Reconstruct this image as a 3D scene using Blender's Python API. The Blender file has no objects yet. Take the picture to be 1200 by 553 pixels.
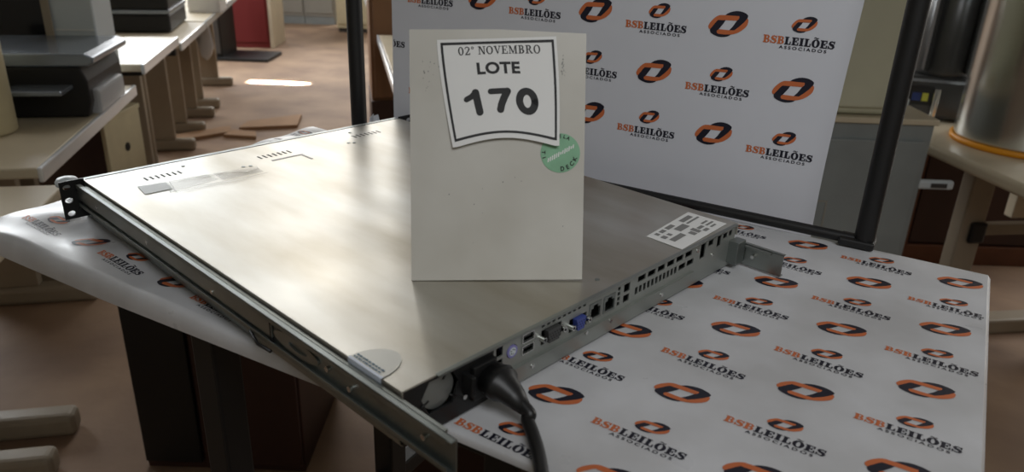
import bpy, bmesh, math, random
from mathutils import Vector, Matrix
from mathutils.geometry import tessellate_polygon
random.seed(7)
C = bpy.context.scene.collection
sc = bpy.context.scene
# ------------------------------------------------------------------ camera
W0, H0 = 1200, 553
F_PX, PITCH, ROLL = 894.05, 0.39806, 0.03601
cam_d = bpy.data.cameras.new('camera'); cam = bpy.data.objects.new('camera', cam_d); C.objects.link(cam)
cam_d.sensor_width = 36; cam_d.lens = F_PX / W0 * 36; cam_d.clip_start = .02; cam_d.clip_end = 80
cp, sp = math.cos(PITCH), math.sin(PITCH); cr, sr = math.cos(ROLL), math.sin(ROLL)
fw = Vector((0, cp, -sp)); up0 = Vector((0, sp, cp)); rt0 = Vector((1, 0, 0))
rt = cr * rt0 + sr * up0; up = -sr * rt0 + cr * up0
M = Matrix((rt, up, -fw)).transposed().to_4x4(); M.translation = Vector((0, 0, 1.3993)); cam.matrix_world = M
cam_d.dof.use_dof = True; cam_d.dof.focus_distance = .80; cam_d.dof.aperture_fstop = 8.5
sc.camera = cam
# ------------------------------------------------------------------ light and exposure
sc.view_settings.view_transform = 'Standard'; sc.view_settings.look = 'None'
sc.view_settings.exposure = 0.0; sc.view_settings.gamma = 1; sc.view_settings.use_curve_mapping = False
wd = bpy.data.worlds.new('world'); sc.world = wd; wd.use_nodes = True
wd.node_tree.nodes['Background'].inputs[0].default_value = (.80, .90, 1.0, 1)
wd.node_tree.nodes['Background'].inputs[1].default_value = .35
def area(name, loc, target, sx, sy, power, col=(1, 1, 1), spread=180):
    l = bpy.data.lights.new(name, 'AREA'); l.shape = 'RECTANGLE'; l.size = sx; l.size_y = sy
    l.energy = power; l.color = col; l.spread = math.radians(spread)
    o = bpy.data.objects.new(name, l); C.objects.link(o); o.location = loc
    o.rotation_euler = (Vector(target) - Vector(loc)).to_track_quat('-Z', 'Y').to_euler(); return o
area('window_daylight', (-4.6, 6.4, 2.5), (-1.6, 4.9, .8), 4.6, 1.5, 225, (.93, .97, 1))
area('rear_window_daylight', (-2.2, 10.9, 2.7), (-1.6, 5.0, .3), 3.4, 1.4, 145, (1, .98, .95))
area('ceiling_fill_light', (-1.4, 5.4, 3.7), (-1.4, 5.4, 0), 1.2, 2.6, 40, (1, .98, .94))  # unseen area light added overhead to light the aisle
area('front_fill_light', (.45, -.55, 2.35), (.55, 1.0, 1.0), 1.0, .5, 4.2, (.96, .98, 1), 96)  # added fill from the camera side, brightens card, banner and table
area('right_fill_light', (4.6, 3.6, 2.0), (1.8, 2.9, .1), 2.4, 1.3, 60, (1, .97, .93))  # added side fill for the right-hand objects and the floor there
area('sun_gap_beam', (-2.06, 7.6, 3.2), (-2.06, 6.55, 0), .46, .045, 26, (1, .93, .8), 2)

# ------------------------------------------------------------------ helpers
def lin(c): return tuple((x/255/12.92 if x/255 <= .04045 else ((x/255+.055)/1.055)**2.4) for x in c)
def mat(name, col, rough=.6, metal=0., var=0., vscale=8., bump=0., bscale=60., col2=None, spec=.5, rvar=0., detail=4, stretch=None):
    m = bpy.data.materials.new(name); m.use_nodes = True
    nt = m.node_tree; b = nt.nodes['Principled BSDF']
    c = lin(col); b.inputs['Base Color'].default_value = (*c, 1)
    b.inputs['Roughness'].default_value = rough; b.inputs['Metallic'].default_value = metal
    b.inputs['Specular IOR Level'].default_value = spec
    tc = nt.nodes.new('ShaderNodeTexCoord'); mp = nt.nodes.new('ShaderNodeMapping')
    nt.links.new(tc.outputs['Object'], mp.inputs[0])
    if stretch: mp.inputs['Scale'].default_value = stretch
    if var > 0 or col2:
        n = nt.nodes.new('ShaderNodeTexNoise'); n.inputs['Scale'].default_value = vscale; n.inputs['Detail'].default_value = detail
        nt.links.new(mp.outputs[0], n.inputs['Vector'])
        r = nt.nodes.new('ShaderNodeValToRGB'); r.color_ramp.elements[0].position = .35; r.color_ramp.elements[1].position = .68
        a = tuple(x * (1 - var) for x in c) if not col2 else lin(col2)
        r.color_ramp.elements[0].color = (*a, 1); r.color_ramp.elements[1].color = (*(min(1, x * (1 + var)) if not col2 else x for x in c), 1)
        nt.links.new(n.outputs['Fac'], r.inputs[0]); nt.links.new(r.outputs[0], b.inputs['Base Color'])
    if rvar > 0:
        n = nt.nodes.new('ShaderNodeTexNoise'); n.inputs['Scale'].default_value = vscale * 1.7; n.inputs['Detail'].default_value = 6
        nt.links.new(mp.outputs[0], n.inputs['Vector'])
        mr = nt.nodes.new('ShaderNodeMapRange'); mr.inputs[1].default_value = .3; mr.inputs[2].default_value = .7
        mr.inputs[3].default_value = rough - rvar; mr.inputs[4].default_value = rough + rvar
        nt.links.new(n.outputs['Fac'], mr.inputs[0]); nt.links.new(mr.outputs[0], b.inputs['Roughness'])
    if bump > 0:
        n = nt.nodes.new('ShaderNodeTexNoise'); n.inputs['Scale'].default_value = bscale; n.inputs['Detail'].default_value = 3
        nt.links.new(mp.outputs[0], n.inputs['Vector'])
        bp = nt.nodes.new('ShaderNodeBump'); bp.inputs['Strength'].default_value = bump; bp.inputs['Distance'].default_value = .01
        nt.links.new(n.outputs['Fac'], bp.inputs['Height']); nt.links.new(bp.outputs[0], b.inputs['Normal'])
    return m
def clear_mat(name, col, alpha, rough=.15):
    m = mat(name, col, rough); b = m.node_tree.nodes['Principled BSDF']; b.inputs['Alpha'].default_value = alpha; return m

class MB:
    def __init__(s): s.v = []; s.f = []; s.m = []; s.mats = []; s.sm = []
    def mi(s, m):
        if m not in s.mats: s.mats.append(m)
        return s.mats.index(m)
    def add(s, vs, fs, m, smooth=False):
        k = len(s.v); s.v += [tuple(v) for v in vs]; i = s.mi(m)
        for f in fs: s.f.append(tuple(k + j for j in f)); s.m.append(i); s.sm.append(smooth)
        return s
    def box(s, x0, x1, y0, y1, z0, z1, m, R=None, at=None):
        vs = [Vector((x, y, z)) for z in (z0, z1) for x, y in ((x0, y0), (x1, y0), (x1, y1), (x0, y1))]
        if R is not None: vs = [R @ v for v in vs]
        if at is not None: vs = [v + Vector(at) for v in vs]
        return s.add(vs, [(3, 2, 1, 0), (4, 5, 6, 7), (0, 1, 5, 4), (1, 2, 6, 5), (2, 3, 7, 6), (3, 0, 4, 7)], m)
    def cyl(s, p, q, r, m, n=20, r2=None, caps=True):
        p, q = Vector(p), Vector(q); d = (q - p).normalized(); a = d.orthogonal().normalized(); b = d.cross(a); r2 = r if r2 is None else r2
        vs = []
        for c, rr in ((p, r), (q, r2)):
            for i in range(n):
                t = 2 * math.pi * i / n; vs.append(c + (a * math.cos(t) + b * math.sin(t)) * rr)
        fs = [(i, (i + 1) % n, n + (i + 1) % n, n + i) for i in range(n)]; s.add(vs, fs, m, True)
        if caps: s.add(vs, [tuple(range(n - 1, -1, -1)), tuple(range(n, 2 * n))], m)
        return s
    def tube(s, pts, r, m, n=14):
        pts = [Vector(p) for p in pts]; rs = r if isinstance(r, (list, tuple)) else [r] * len(pts)
        vs = []; prev = None
        for k, p in enumerate(pts):
            d = (pts[min(k + 1, len(pts) - 1)] - pts[max(k - 1, 0)]).normalized()
            a = d.orthogonal().normalized() if prev is None else (prev - d * prev.dot(d)).normalized(); prev = a; b = d.cross(a)
            for i in range(n):
                t = 2 * math.pi * i / n; vs.append(p + (a * math.cos(t) + b * math.sin(t)) * rs[k])
        fs = [(k * n + i, k * n + (i + 1) % n, (k + 1) * n + (i + 1) % n, (k + 1) * n + i) for k in range(len(pts) - 1) for i in range(n)]
        fs += [tuple(range(n - 1, -1, -1)), tuple((len(pts) - 1) * n + i for i in range(n))]
        return s.add(vs, fs, m, True)
    def lathe(s, prof, m, n=48, c=(0, 0, 0)):
        vs = [(c[0] + r * math.cos(2 * math.pi * i / n), c[1] + r * math.sin(2 * math.pi * i / n), c[2] + z) for r, z in prof for i in range(n)]
        fs = [(k * n + i, k * n + (i + 1) % n, (k + 1) * n + (i + 1) % n, (k + 1) * n + i) for k in range(len(prof) - 1) for i in range(n)]
        return s.add(vs, fs, m, True)
    def poly(s, loops, m, X, th=0.):
        """flat polygon with holes; X maps (a,b) or (a,b,h) to 3D; th gives thickness"""
        flat = [p for l in loops for p in l]
        tr = tessellate_polygon([[Vector((a, b, 0)) for a, b in l] for l in loops])
        tr = [t if (Vector(flat[t[1]]) - Vector(flat[t[0]])).cross(Vector(flat[t[2]]) - Vector(flat[t[0]])) > 0 else t[::-1] for t in tr]
        s.add([X(a, b, th) for a, b in flat], tr, m)
        if th:
            s.add([X(a, b, 0) for a, b in flat], [t[::-1] for t in tr], m)
            for l in loops:
                n = len(l); s.add([X(a, b, 0) for a, b in l] + [X(a, b, th) for a, b in l], [(i, (i + 1) % n, n + (i + 1) % n, n + i) for i in range(n)], m)
        return s
    def build(s, name, parent=None, bevel=0., loc=None, rotz=None, seg=2, recalc=True):
        me = bpy.data.meshes.new(name); me.from_pydata(s.v, [], s.f)
        for m in s.mats: me.materials.append(m)
        me.polygons.foreach_set('material_index', s.m); me.polygons.foreach_set('use_smooth', s.sm)
        if recalc:
            bm = bmesh.new(); bm.from_mesh(me); bmesh.ops.recalc_face_normals(bm, faces=bm.faces); bm.to_mesh(me); bm.free()
        o = bpy.data.objects.new(name, me); C.objects.link(o)
        if parent is not None: o.parent = parent
        if loc is not None: o.location = loc
        if rotz is not None: o.rotation_euler.z = rotz
        if bevel:
            b = o.modifiers.new('bevel', 'BEVEL'); b.width = bevel; b.segments = seg; b.limit_method = 'ANGLE'; b.angle_limit = math.radians(40)
        return o
def tag(o, label, cat, group=None, kind=None):
    o['label'] = label; o['category'] = cat
    if group: o['group'] = group
    if kind: o['kind'] = kind
    return o
def thing(name, loc, label, cat, rotz=0., group=None):
    o = bpy.data.objects.new(name, None); o.empty_display_size = .05; C.objects.link(o); o.location = loc; o.rotation_euler.z = rotz
    return tag(o, label, cat, group)
def struct(o): o['kind'] = 'structure'; return o
def copy_tree(o, parent=None):
    c = o.copy(); C.objects.link(c)
    if parent is not None: c.parent = parent
    for ch in list(o.children): copy_tree(ch, c)
    return c
_tc = {}
def text_tris(txt, bold=0., spacing=1.):
    """outline of a text as (verts2d, faces), cap height about 1, origin at its centre"""
    k = (txt, bold, spacing)
    if k in _tc: return _tc[k]
    cu = bpy.data.curves.new('t', 'FONT'); cu.body = txt; cu.size = 1.4; cu.offset = bold; cu.space_character = spacing; cu.resolution_u = 4
    cu.align_x = 'CENTER'; o = bpy.data.objects.new('t', cu); C.objects.link(o)
    me = bpy.data.meshes.new_from_object(o.evaluated_get(bpy.context.evaluated_depsgraph_get()))
    vs = [(v.co.x, v.co.y - .5) for v in me.vertices]; fs = [tuple(p.vertices) for p in me.polygons]
    bpy.data.objects.remove(o); bpy.data.curves.remove(cu); bpy.data.meshes.remove(me)
    _tc[k] = (vs, fs); return _tc[k]

# ------------------------------------------------------------------ materials
M_floor = mat('worn_earth_red_concrete', (160, 133, 108), .7, var=.14, vscale=2.6, bump=.12, bscale=25, col2=(128, 103, 84), detail=8)
M_wall = mat('painted_wall', (176, 172, 160), .8, var=.05, vscale=2)
M_ceil = mat('ceiling_board', (150, 148, 142), .85, var=.04, vscale=2)
M_vinyl = mat('white_vinyl', (206, 207, 210), .34, vscale=11, bump=.09, bscale=8, rvar=.08, col2=(184, 184, 185), detail=8)
M_vinyl2 = mat('white_vinyl_backdrop', (205, 207, 214), .5, var=.03, vscale=3, bump=.05, bscale=5)
M_navy = mat('navy_print', (22, 22, 38), .45)
M_orange = mat('orange_print', (192, 104, 60), .45)
M_steel = mat('brushed_zinc_steel', (206, 205, 199), .36, .9, vscale=9, rvar=.045, bump=.02, bscale=5, stretch=(.5, 1.6, 1), col2=(172, 165, 150), detail=9)
M_zinc = mat('zinc_plate', (158, 163, 160), .42, 1., var=.12, vscale=14, rvar=.05)
M_zincd = mat('dark_zinc', (148, 154, 152), .45, 1., var=.14, vscale=18)
M_panel = mat('rear_panel_steel', (168, 172, 168), .48, .85, var=.05, vscale=20)
M_black = mat('black_powder_coat', (14, 14, 15), .5)
M_blackp = mat('black_plastic', (18, 18, 19), .5)
M_hole = mat('dark_port_cavity', (9, 9, 10), .6)
M_white = mat('white_paper', (226, 226, 224), .6)
M_pvc = mat('grimy_white_pvc', (205, 203, 196), .5, var=.05, vscale=9, col2=(188, 185, 176))
M_ink = mat('black_ink', (16, 16, 18), .6)
M_greyink = mat('grey_ink', (126, 126, 124), .6)
M_blueink = mat('blue_ink', (88, 112, 128), .6)
M_green = mat('green_sticker', (128, 176, 142), .5, var=.08, vscale=60)
M_tape = clear_mat('clear_tape', (205, 205, 198), .14, .2)
M_tapeg = clear_mat('grey_tape', (186, 190, 184), .75, .35)
M_purple = mat('purple_plastic', (128, 124, 178), .4)
M_blue = mat('blue_plastic', (58, 72, 142), .4)
M_chrome = mat('bright_screw', (215, 215, 212), .22, 1.)
M_cable = mat('black_rubber', (17, 17, 18), .42)
M_desk = mat('beige_laminate', (202, 190, 166), .4, var=.04, vscale=6)
M_deskedge = mat('pale_edge_profile', (222, 226, 230), .18, .25)
M_deskleg = mat('grey_beige_steel_leg', (150, 138, 120), .5, var=.05, vscale=9)
M_tan = mat('cream_plastic', (206, 196, 164), .5, var=.05, vscale=12)
M_silver = mat('silver_plastic', (140, 149, 160), .22, .6, var=.04)
M_maroon = mat('maroon_laminate', (112, 34, 34), .5)
M_grey = mat('grey_steel_sheet', (148, 146, 138), .5, var=.06, vscale=4)
M_bluegrey = mat('blue_grey_painted_steel', (138, 144, 144), .5, var=.09, vscale=5, bump=.06, bscale=14)
M_cream = mat('cream_painted_steel', (196, 195, 172), .45, var=.05, vscale=5, bump=.05, bscale=9)
M_wood = mat('brown_wood', (128, 92, 62), .55, var=.15, vscale=6, stretch=(1, 1, .15))
M_dwood = mat('dark_brown_wood', (58, 34, 27), .55, var=.2, vscale=5, stretch=(1, 1, .2))
M_rwood = mat('red_brown_wood_frame', (98, 58, 36), .5, var=.15, vscale=6)
M_card = mat('brown_cardboard', (158, 124, 92), .8, var=.08, vscale=8)
M_alu = mat('polished_aluminium', (214, 217, 216), .24, 1., var=.05, vscale=3, bump=.05, bscale=4)
M_strap = mat('orange_yellow_strap', (240, 160, 30), .45)
M_dgrey = mat('dark_grey_enamel', (74, 74, 74), .28, .3, var=.05)
M_pc = mat('pale_grey_plastic', (196, 204, 208), .4)
M_bag = mat('translucent_plastic_bag', (205, 210, 218), .25)
M_bluelid = mat('blue_lid', (44, 60, 116), .25)

# ------------------------------------------------------------------ room
o = MB().box(-5.5, 5.5, -2.5, 11.5, -.1, 0, M_floor).build('floor'); struct(o)
o = MB().box(-5.5, 5.5, -2.5, 11.5, 4.0, 4.1, M_ceil).build('ceiling'); struct(o)
o = MB().box(-5.6, -5.5, -2.5, 11.5, 0, 4.0, M_wall).build('wall_left'); struct(o)
o = MB().box(5.5, 5.6, -2.5, 11.5, 0, 4.0, M_wall).build('wall_right'); struct(o)
o = MB().box(-5.5, 5.5, -2.6, -2.5, 0, 4.0, M_wall).build('wall_front'); struct(o)
o = MB().box(-5.5, 5.5, 11.5, 11.6, 0, 4.0, M_wall).build('wall_back'); struct(o)

# ------------------------------------------------------------------ display table (frame of u along the front edge, n away from the viewer)
TA = math.radians(-30); T = Vector((math.cos(TA), math.sin(TA), 0)); NT = Vector((-T.y, T.x, 0)); TZ = 1.0722
U0, U1, N0, N1 = -.876, .068, .358, .868
def tp(u, n, z): return T * u + NT * n + Vector((0, 0, z))
table = thing('display_table', tp(-.4, .62, 0), 'tall display table with a square black steel frame under the printed white sheet', 'table', TA)
def tl(u, n): return u + .4, n - .62            # table local
a, b = tl(U0 + .006, .368); c, d = tl(U1 - .004, N1 - .004)
MB().box(a, c, b, d, TZ - .016, TZ - .002, M_dwood).build('tabletop', table, .002)
for u, n in ((-.55, .40), (-.55, .645), (-.225, .40), (-.225, .645)):
    x, y = tl(u, n); MB().box(x - .0155, x + .0155, y - .0155, y + .0155, 0, TZ - .016, M_black).build('leg', table, .003)
for u in (-.55, -.225):
    x, y = tl(u, .645); y0 = tl(u, .40)[1]
    MB().box(x - .011, x + .011, y0, tl(u, .80)[1], .675, .70, M_black).build('stretcher', table, .002)
    MB().box(x - .011, x + .011, y0, y, .12, .142, M_black).build('stretcher', table, .002)
for n in (.40, .645):
    y = tl(0, n)[1]; MB().box(tl(-.55, 0)[0], tl(-.225, 0)[0], y - .011, y + .011, TZ - .045, TZ - .016, M_black).build('apron_rail', table, .002)

# logo drawing ------------------------------------------------------
def pxl(pts): return [((x - 372) / 555, -(y - 265) / 555 + .09 * (x - 372) / 555) for x, y in pts]
LOGO = [('n', pxl([(315,140),(345,116),(380,100),(425,87),(470,82),(515,86),(560,97),(600,115),(635,143),(636,165),(628,185),(590,240),(530,300),(470,350),(400,348),(440,300),(490,215),(515,190),(518,165),(512,155),(400,145)])),
        ('o', pxl([(105,325),(95,300),(97,280),(112,245),(130,220),(158,188),(190,160),(215,147),(240,138),(320,138),(400,145),(512,152),(518,165),(515,185),(490,215),(330,208),(225,205),(200,230),(180,260),(125,335)])),
        ('n', pxl([(125,335),(180,260),(200,230),(225,205),(330,208),(310,250),(250,335),(225,358),(225,372),(235,390),(250,399),(330,408),(430,408),(412,424),(390,435),(345,444),(300,446),(250,438),(200,420),(165,402),(140,385),(128,360)])),
        ('o', pxl([(225,358),(250,335),(400,348),(470,350),(530,300),(590,240),(628,185),(642,198),(648,215),(648,245),(640,280),(622,308),(600,330),(568,357),(530,380),(482,398),(430,410),(330,408),(250,399),(235,390),(225,372)]))]
def arc(cx, cy, rx, ry, a0, a1, n=12): return [(cx + rx * math.cos(math.radians(a0 + (a1 - a0) * i / n)), cy + ry * math.sin(math.radians(a0 + (a1 - a0) * i / n))) for i in range(n + 1)]
def strip(outer, inner): return [[outer[i], outer[i + 1], inner[i + 1], inner[i]] for i in range(len(outer) - 1)]
def R(x0, x1, y0, y1): return [[(x0, y0), (x1, y0), (x1, y1), (x0, y1)]]
def stroke(pts, ws):
    L, Rr = [], []
    for i, p in enumerate(pts):
        q0 = pts[max(i - 1, 0)]; q1 = pts[min(i + 1, len(pts) - 1)]; d = Vector((q1[0] - q0[0], q1[1] - q0[1])).normalized(); w = ws[i] / 2
        L.append((p[0] - d.y * w, p[1] + d.x * w)); Rr.append((p[0] + d.y * w, p[1] - d.x * w))
    return strip(L, Rr)
def g_L(): return R(.1, .42, 0, 1) + R(0, .54, .88, 1) + R(0, .8, 0, .13) + R(.66, .8, .13, .42), .84
def g_E(): return R(.1, .42, 0, 1) + R(0, .82, .87, 1) + R(0, .86, 0, .13) + R(.68, .82, .62, .87) + R(.72, .86, .13, .4) + R(.42, .6, .44, .57) + R(.54, .63, .33, .68), .9
def g_I(): return R(.1, .44, 0, 1) + R(0, .54, .88, 1) + R(0, .54, 0, .12), .58
def g_O(): return strip(arc(.5, .5, .5, .53, 0, 360, 24), arc(.5, .5, .17, .4, 0, 360, 24)) + stroke([(.22, 1.14), (.34, 1.24), (.5, 1.18), (.66, 1.12), (.8, 1.22)], [.1, .12, .12, .12, .08]), 1.02
def g_S():
    p = [(.70, .80), (.60, .90), (.42, .94), (.24, .88), (.17, .74), (.26, .61), (.45, .52), (.62, .42), (.68, .26), (.58, .11), (.40, .06), (.22, .11), (.10, .22)]
    return stroke(p, [.1, .12, .14, .2, .28, .3, .32, .3, .28, .2, .14, .12, .1]) + R(.66, .78, .64, 1.0) + R(0, .12, 0, .38), .82
def g_B(): return R(.1, .4, 0, 1) + R(0, .5, .88, 1) + R(0, .5, 0, .12) + R(.4, .5, .46, .57) + strip(arc(.48, .74, .32, .26, -90, 90), arc(.48, .735, .1, .15, -90, 90)) + strip(arc(.48, .28, .38, .28, -90, 90), arc(.48, .27, .13, .16, -90, 90)), .9
WORD = []; x = 0
for ch, g, m in [('B', g_B, 'o'), ('S', g_S, 'o'), ('B', g_B, 'o'), ('L', g_L, 'n'), ('E', g_E, 'n'), ('I', g_I, 'n'), ('L', g_L, 'n'), ('O', g_O, 'n'), ('E', g_E, 'n'), ('S', g_S, 'n')]:
    ps, w = g()
    for p in ps: WORD.append((m, [(a + x, b - .5) for a, b in p]))
    x += w + .05
WORD = [(m, [(a - x / 2, b) for a, b in p]) for m, p in WORD]; WW = x
def clip_ok(pts, lim): return lim is None or all(lim(a, b) for a, b in pts)
def big_logo(mb, u, v, p, X, lim=None):
    for m, pl in LOGO:
        q = [(u + a * .54 * p, v + b * .54 * p) for a, b in pl]
        if clip_ok(q, lim): mb.poly([q], M_navy if m == 'n' else M_orange, X)
def small_logo(mb, u, v, p, X, lim=None):
    for m, pl in LOGO:
        q = [(u + a * .32 * p, v + b * .32 * p) for a, b in pl]
        if clip_ok(q, lim): mb.poly([q], M_navy if m == 'n' else M_orange, X)
    s = .93 * p / WW
    for m, pl in WORD:
        q = [(u - .035 * p + a * s, v - .225 * p + b * s) for a, b in pl]
        if clip_ok(q, lim):
            if sum(q[i][0] * q[(i + 1) % len(q)][1] - q[(i + 1) % len(q)][0] * q[i][1] for i in range(len(q))) < 0: q = q[::-1]
            mb.add([X(a, b, 0) for a, b in q], [tuple(range(len(q)))], M_navy if m == 'n' else M_orange)
    vs, fs = text_tris('ASSOCIADOS', .03, 1.45); k = .040 * p
    q = [(u + .03 * p + a * k * 1.35, v - .315 * p + b * k) for a, b in vs]
    if clip_ok(q, lim): mb.add([X(a, b, 0) for a, b in q], fs, M_navy)

# printed sheet on the table ------------------------------------------
def wr(u, n):
    e = max(0, min(1, (-.50 - u) / .25)); f = max(0, min(1, (u + .15) / .15))
    w = .0004 * math.sin(9 * u + 14 * n) + .0003 * math.sin(31 * n - 17 * u)
    w += e * 1.35 * (.0016 * math.sin(46 * u + 20 * n) + .0012 * math.sin(70 * n - 33 * u + 1) + .0014)
    w += .0005 * f * math.sin(22 * u - 11 * n)
    return w + .0009
def n0(u): t = max(0, min(1, (-.25 - u) / .4)); return .3535 + .0105 * t
def drop(u): t = max(0, min(1, (-.25 - u) / .4)); return .25 + .75 * t
cl = MB(); NU, NN = 150, 84
us = [U0 + (U1 - U0) * i / NU for i in range(NU + 1)]; ns = [N0 + (N1 - N0) * j / NN for j in range(NN + 1)]
# rows: front hem hanging down, rounded edge, top, back edge
rows = [(-.0045, -.022), (-.005, -.015), (-.0045, -.008), (-.003, -.003)] + [(j / NN, None) for j in range(NN + 1)] + [(.002, -.003), (.003, -.02)]
vs = []
for ri, (n, dz) in enumerate(rows):
    for u in us:
        if dz is None: nn = n0(u) + (N1 - n0(u)) * n; vs.append(tp(u, nn, TZ + wr(u, nn)))
        elif ri < 5: vs.append(tp(u, n0(u) + n * drop(u), TZ + dz * drop(u)))
        else: vs.append(tp(u, N1 + n, TZ + dz))
K = NU + 1
cl.add(vs, [(r * K + i, r * K + i + 1, (r + 1) * K + i + 1, (r + 1) * K + i) for r in range(len(rows) - 1) for i in range(NU)], M_vinyl, True)
for ue, sgn in ((U0, -1), (U1, 1)):   # end hems
    ev = []
    for dz, off in ((0, 0), (-.003, .003), (-.02, .0045)):
        for n in ns: nn = n0(ue) + (n - N0) / (N1 - N0) * (N1 - n0(ue)); ev.append(tp(ue + sgn * off, nn, TZ + (wr(ue, nn) if dz == 0 else dz)))
    q = NN + 1; cl.add(ev, [(r * q + j, r * q + j + 1, (r + 1) * q + j + 1, (r + 1) * q + j) for r in range(2) for j in range(NN)], M_vinyl, True)
LA = -.58576; LU = Vector((math.cos(LA), math.sin(LA), 0)); LV = Vector((-LU.y, LU.x, 0)); LO = Vector((.32509, .64032, 0)); P_, Q_, SO = .07523, .05921, -.00677
def Xc(a, b, h=0):
    w = LO + LU * a + LV * b; u, n = w.dot(T), w.dot(NT)
    if n < n0(u): return tp(u, n0(u) - .0058 * drop(u), TZ - (n0(u) - n))
    return tp(u, n, TZ + wr(u, n) + .00035)
def lim(a, b):
    w = LO + LU * a + LV * b; u, n = w.dot(T), w.dot(NT)
    return U0 + .003 < u < U1 - .002 and n0(u) + .0005 < n < N1 - .002
for i in range(-16, 5):
    for j in range(-8, 10):
        if (i + j) % 2 == 0: small_logo(cl, i * P_, -(j * Q_ + SO), P_, Xc, lim)
        else: big_logo(cl, i * P_, -j * Q_, P_, Xc, lim)
cloth = cl.build('printed_tablecloth', recalc=False)
tag(cloth, 'white vinyl sheet with orange and navy logos lying flat under the server', 'tablecloth')

# ------------------------------------------------------------------ backdrop frame and banner
fr = thing('banner_frame', tp(-.41, .868, TZ), 'black tubular metal frame standing on the back edge of the table around the banner', 'frame', TA)
def fl(u): return u + .41
FN = .001
for u, r in ((-.779, .0118), (-.0535, .0108)):
    MB().cyl((fl(u), FN, .0028), (fl(u), FN, .62), r, M_black).build('post', fr)
MB().cyl((fl(-.779), FN, .0085), (fl(-.0535), FN, .0085), .0060, M_black).build('bottom_rail', fr)
MB().cyl((fl(-.779), FN, .60), (fl(-.0535), FN, .60), .010, M_black).build('top_rail', fr)
for u in (-.779, -.0575):
    MB().box(fl(u) - .021, fl(u) + .016, FN - .013, FN + .013, .0028, .0115, M_blackp).build('corner_clamp', fr, .002)
BYAW, BLEAN, BRO = -.48829, -.02205, -.00887
bu = Vector((math.cos(BYAW), math.sin(BYAW), 0)); bn = Vector((-bu.y, bu.x, 0)); bv = Vector((0, 0, 1)) * math.cos(BLEAN) + bn * math.sin(BLEAN)
bu, bv = bu * math.cos(BRO) + bv * math.sin(BRO), bv * math.cos(BRO) - bu * math.sin(BRO)
bno = bu.cross(bv); BK = 1.10; BO = Vector((.08564 * BK, .89504 * BK, 1.3993 + (1.30317 - 1.3993) * BK)); BP, BQ, BS = P_ * BK, Q_ * BK, SO * BK
def bxy(a, b): return .004 * math.sin(a * 9 + 1) * (.5 + b) + .002 * math.sin(b * 12 + a * 5)
def Xb(a, b, h=0): return BO + bu * a + bv * b + bno * (bxy(a, b) + .0005)
bb = MB(); BA0, BA1, BB0, BB1 = -.318, .3, -.30, .33
def edge_r(b): return .302 + .004 * math.sin(b * 9)
na, nb = 60, 50; vs = []
for j in range(nb + 1):
    for i in range(na + 1):
        b = BB0 + (BB1 - BB0) * j / nb; a = BA0 + (edge_r(b) - BA0) * i / na
        vs.append(BO + bu * a + bv * b + bno * bxy(a, b))
bb.add(vs, [(j * (na + 1) + i, j * (na + 1) + i + 1, (j + 1) * (na + 1) + i + 1, (j + 1) * (na + 1) + i) for j in range(nb) for i in range(na)], M_vinyl2, True)
def limb(a, b): return BA0 + .002 < a < .300 and BB0 < b < BB1
for i in range(-6, 4):
    for j in range(-4, 3):
        if (i + j) % 2: small_logo(bb, i * BP, -(j * BQ + BS), BP, Xb, limb)
        else: big_logo(bb, i * BP, -j * BQ, BP, Xb, limb)
banner = thing('printed_banner', BO + bv * BB0, 'upright white vinyl banner printed with orange and navy logos, hanging behind the server', 'banner')
bob = bb.build('banner_sheet', recalc=False)
bob.parent = banner; bob.location = -banner.location
hem = MB(); hem.cyl(BO + bu * BA0 + bv * (BB1 - .004), BO + bu * .3 + bv * (BB1 - .004), .006, M_vinyl2)
hb = hem.build('top_hem', banner); hb.location = -banner.location

# ------------------------------------------------------------------ server (local frame: x front to rear, y left to right, z up; z given from the cover downwards)
SA = -.75127; SB = 1.0750                        # base height
HT = 1.12 - SB; SD, SW = .5452, .43
srv = thing('rack_server', (-.46477, .7773, SB), 'flat silver rack server lying on the printed sheet, rear ports towards the viewer', 'server', SA)
def sb(mb, x0, x1, y0, y1, z0, z1, m): return mb.box(x0, x1, y0, y1, z0 + HT, z1 + HT, m)
cvt = .0012
# chassis
m = MB()
sb(m, .0, SD - .004, .001, .0022, -.044, -.003, M_zinc); sb(m, .0, SD - .002, SW - .0022, SW - .001, -.044, -.003, M_zinc)
sb(m, .0, SD - .002, .001, SW - .001, -.0450, -.0438, M_zinc); sb(m, .0, .002, .001, SW - .001, -.044, -.003, M_zincd)
m.build('chassis', srv)
m = MB()
sb(m, 0.0, SD + .0015, -.0008, SW + .0008, -cvt, 0, M_steel)
sb(m, .012, SD + .0015, -.0008, .0004, -.0125, -cvt, M_steel); sb(m, .012, SD + .0015, SW - .0004, SW + .0008, -.0125, -cvt, M_steel)
cover = m.build('top_cover', srv, .0006)
m = MB(); sb(m, SD - .0005, SD + .0035, .028, SW - .003, -.0018, .0002, M_zinc); m.build('rear_lip', srv, .0004)
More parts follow.
